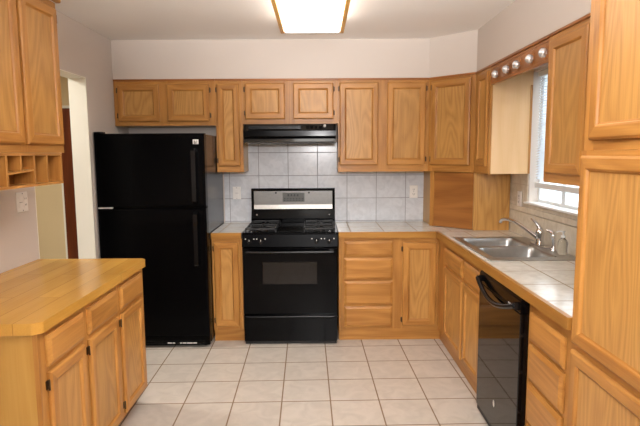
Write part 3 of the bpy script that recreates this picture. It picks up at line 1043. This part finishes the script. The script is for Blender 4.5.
# ------------------------------------------------------------------ range hood
hd = thing('range_hood', 'black under-cabinet range hood above the gas range', 'range hood', (-.609, YB - .0085, 0))
hw = .762
yF = 4.275 - (YB - .0085)
MB().extrude_x([(yF + .03, 1.632), (-.001, 1.632), (-.001, 1.7985), (yF + .165, 1.7985), (yF + .075, 1.790), (yF + .016, 1.735), (yF + .016, 1.690), (yF + .03, 1.668)], 0, hw).build('body', 'black', hd, bevel=.003)
MB().extrude_x([(yF, 1.644), (yF + .004, 1.634), (yF + .028, 1.628), (yF + .031, 1.668), (yF + .012, 1.667)], .001, hw - .001).build('front_lip', 'hoodlip', hd)
vp = MB().add([(.02, yF + .070, 1.7860), (hw - .02, yF + .070, 1.7860), (hw - .02, yF + .0165, 1.7370), (.02, yF + .0165, 1.7370)], [(3, 2, 1, 0)])
for i in range(3):
    s0 = .25 + i * .2
    a_y, a_z = yF + .0165 + .0535 * s0 - .003, 1.737 + .049 * s0 + .003
    vp.box(.04, hw * .62, a_y - .003, a_y + .003, a_z - .002, a_z + .002)
vp.build('vent_strip', 'handleblk', hd)
for i in range(5):
    MB().cyl((hw - .235 + i * .036, yF + .048, 1.768), (hw - .235 + i * .036, yF + .038, 1.777), .011, n=14).build('button', 'badge' if i == 4 else 'handleblk', hd)

# ------------------------------------------------------------------ dishwasher
DWY0, DWY1, DWX = 2.945, 2.335, .945
dwt = thing('dishwasher', 'black built-in dishwasher between sink cabinet and drawers', 'dishwasher', (DWX, DWY0, 0), R(-90))
w_ = DWY0 - DWY1
MB().box(.008, w_ - .008, .0505, .60, .02, CB - .002).build('body', 'black', dwt)
dd = slab(0, w_, .050, .790, .050, .004).build('door', 'blackgl', dwt)
MB().extrude_x([(0, .7935), (.050, .7935), (.050, CB - .003), (.012, CB - .003), (0, CB - .012)], 0, w_).build('control_panel', 'black', dwt, bevel=.003)
pts = []
for i in range(13):
    u_ = i / 12
    pts.append((.02 + (w_ - .05) * u_, -.018 - .014 * math.sin(math.pi * u_) ** .8, .822 - .062 * math.sin(math.pi * u_)))
hm = MB().tube(pts, .013, n=12)
hm.box(.008, .034, -.022, -.0003, .805, .836).box(w_ - .046, w_ - .018, -.022, -.0003, .805, .836)
hm.build('handle', 'handleblk', dwt)
lg = MB()
for a, b_ in ((.455, .470), (.474, .482), (.486, .500), (.504, .520), (.524, .530), (.535, .550)):
    lg.box(a, b_, -.0008, -.0003, .800, .808)
lg.build('panel_marks', 'badge', dwt)
MB().box(.006, w_ - .006, .055 - .05, .049, .020, .047).build('toe_panel', 'blackm', dwt, bevel=.002)
el = MB()
el.add([(.30 + .013 * math.cos(a * math.pi / 12), -.0012, .195 + .020 * math.sin(a * math.pi / 12)) for a in range(24)], [tuple(range(24))])
el.build('badge', 'badge', dd)  # small pale oval mark low on the door
for a in (.05, w_ - .05):
    MB().cyl((a, .1, 0), (a, .1, .0195), .015).build('foot', 'rubber', dwt)


# ------------------------------------------------------------------ outlets and switches
def plate(name, label, loc, rz, kind):
    t = thing(name, label, 'outlet' if kind != 'switch' else 'switch', loc, rz, 'white wall plates')
    pw = .056 if kind == 'double' else .038
    MB().rect_loft(-pw, pw, -.058, .058, [(0, -.0005), (0, -.004), (.004, -.007)]).build('cover_plate', 'plate', t, bevel=0)
    if kind == 'double':
        rc = MB().rect_loft(-.040, -.008, -.033, .033, [(0, -.0071), (0, -.009), (.002, -.0105)]).build('rocker', 'plate', t)
        MB().box(-.040, -.008, -.0108, -.0104, -.001, .001).build('groove', 'slot', rc)
        rc = MB().rect_loft(.008, .040, -.033, .033, [(0, -.0071), (0, -.009), (.002, -.0105)]).build('receptacle', 'plate', t)
        sl_ = MB()
        for dz_ in (-.020, .016):
            sl_.box(.016, .019, -.0112, -.0106, dz_ - .002, dz_ + .008).box(.029, .032, -.0112, -.0106, dz_ - .002, dz_ + .008)
        sl_.build('slots', 'slot', rc)
    elif kind == 'outlet':
        for dz_ in (-.022, .022):
            rc = MB().rect_loft(-.017, .017, dz_ - .014, dz_ + .014, [(0, -.0071), (0, -.009), (.002, -.0098)]).build('receptacle', 'plate', t)
            MB().box(-.009, -.006, -.0105, -.0099, dz_ - .004, dz_ + .006).box(.006, .009, -.0105, -.0099, dz_ - .004, dz_ + .006).cyl((0, -.0105, dz_ - .008), (0, -.0099, dz_ - .008), .003, n=8).build('slots', 'slot', rc)
    else:
        MB().rect_loft(-.016, .016, -.033, .033, [(0, -.0071), (0, -.009), (.002, -.0105)]).build('rocker', 'plate', t)
        MB().box(-.0165, .0165, -.0108, -.0104, -.001, .001).build('groove', 'slot', t)
    for dz_ in ((-.0485, .0485) if kind != 'outlet' else (0,)):
        MB().cyl((0, -.0075, dz_), (0, -.0070, dz_), .003, n=8).build('screw', 'slot', t)
    return t


plate('wall_switch', 'white switch plate on the back tiles left of the range', (-.748, YB - .0082, 1.187), 0, 'switch')
plate('wall_outlet', 'white outlet plate on the back tiles near the corner garage', (.888, YB - .0082, 1.190), 0, 'outlet')
plate('wall_outlet', 'white outlet plate on the right wall beside the window', (XRW - .0115, 3.945, 1.19), R(-90), 'outlet')
plate('wall_outlet', 'wide white switch and outlet plate on the left wall above the butcher block', (XL + .0005, 2.985, 1.275), R(90), 'double')

# ------------------------------------------------------------------ ceiling light
cl = thing('ceiling_light', 'long fluorescent ceiling light with oak side rails, switched on', 'ceiling light', (-.032, 3.19, ZC))
lx, ly = .197, .61
MB().box(-lx + .02, lx - .02, -ly, ly, -.03, -.001).build('housing', 'white', cl)
df = MB()
prof = [(-lx + .001, -.031), (-lx + .001, -.085), (-lx + .012, -.094), (lx - .012, -.094), (lx - .001, -.085), (lx - .001, -.031)]
n = len(prof)
vs = [(a, -ly - .004, b_) for a, b_ in prof] + [(a, ly + .004, b_) for a, b_ in prof]
df.add(vs, [(i, n + i, n + (i + 1) % n, (i + 1) % n) for i in range(n)] + [tuple(range(n)), tuple(range(2 * n - 1, n - 1, -1))])
df.build('diffuser', 'glow', cl)
for s_ in (-1, 1):
    MB().box(min(s_ * (lx + .0005), s_ * (lx + .027)), max(s_ * (lx + .0005), s_ * (lx + .027)), -ly + .01, ly - .01, -.103, -.078).build('side_rail', 'oak_rail', cl, bevel=.003)
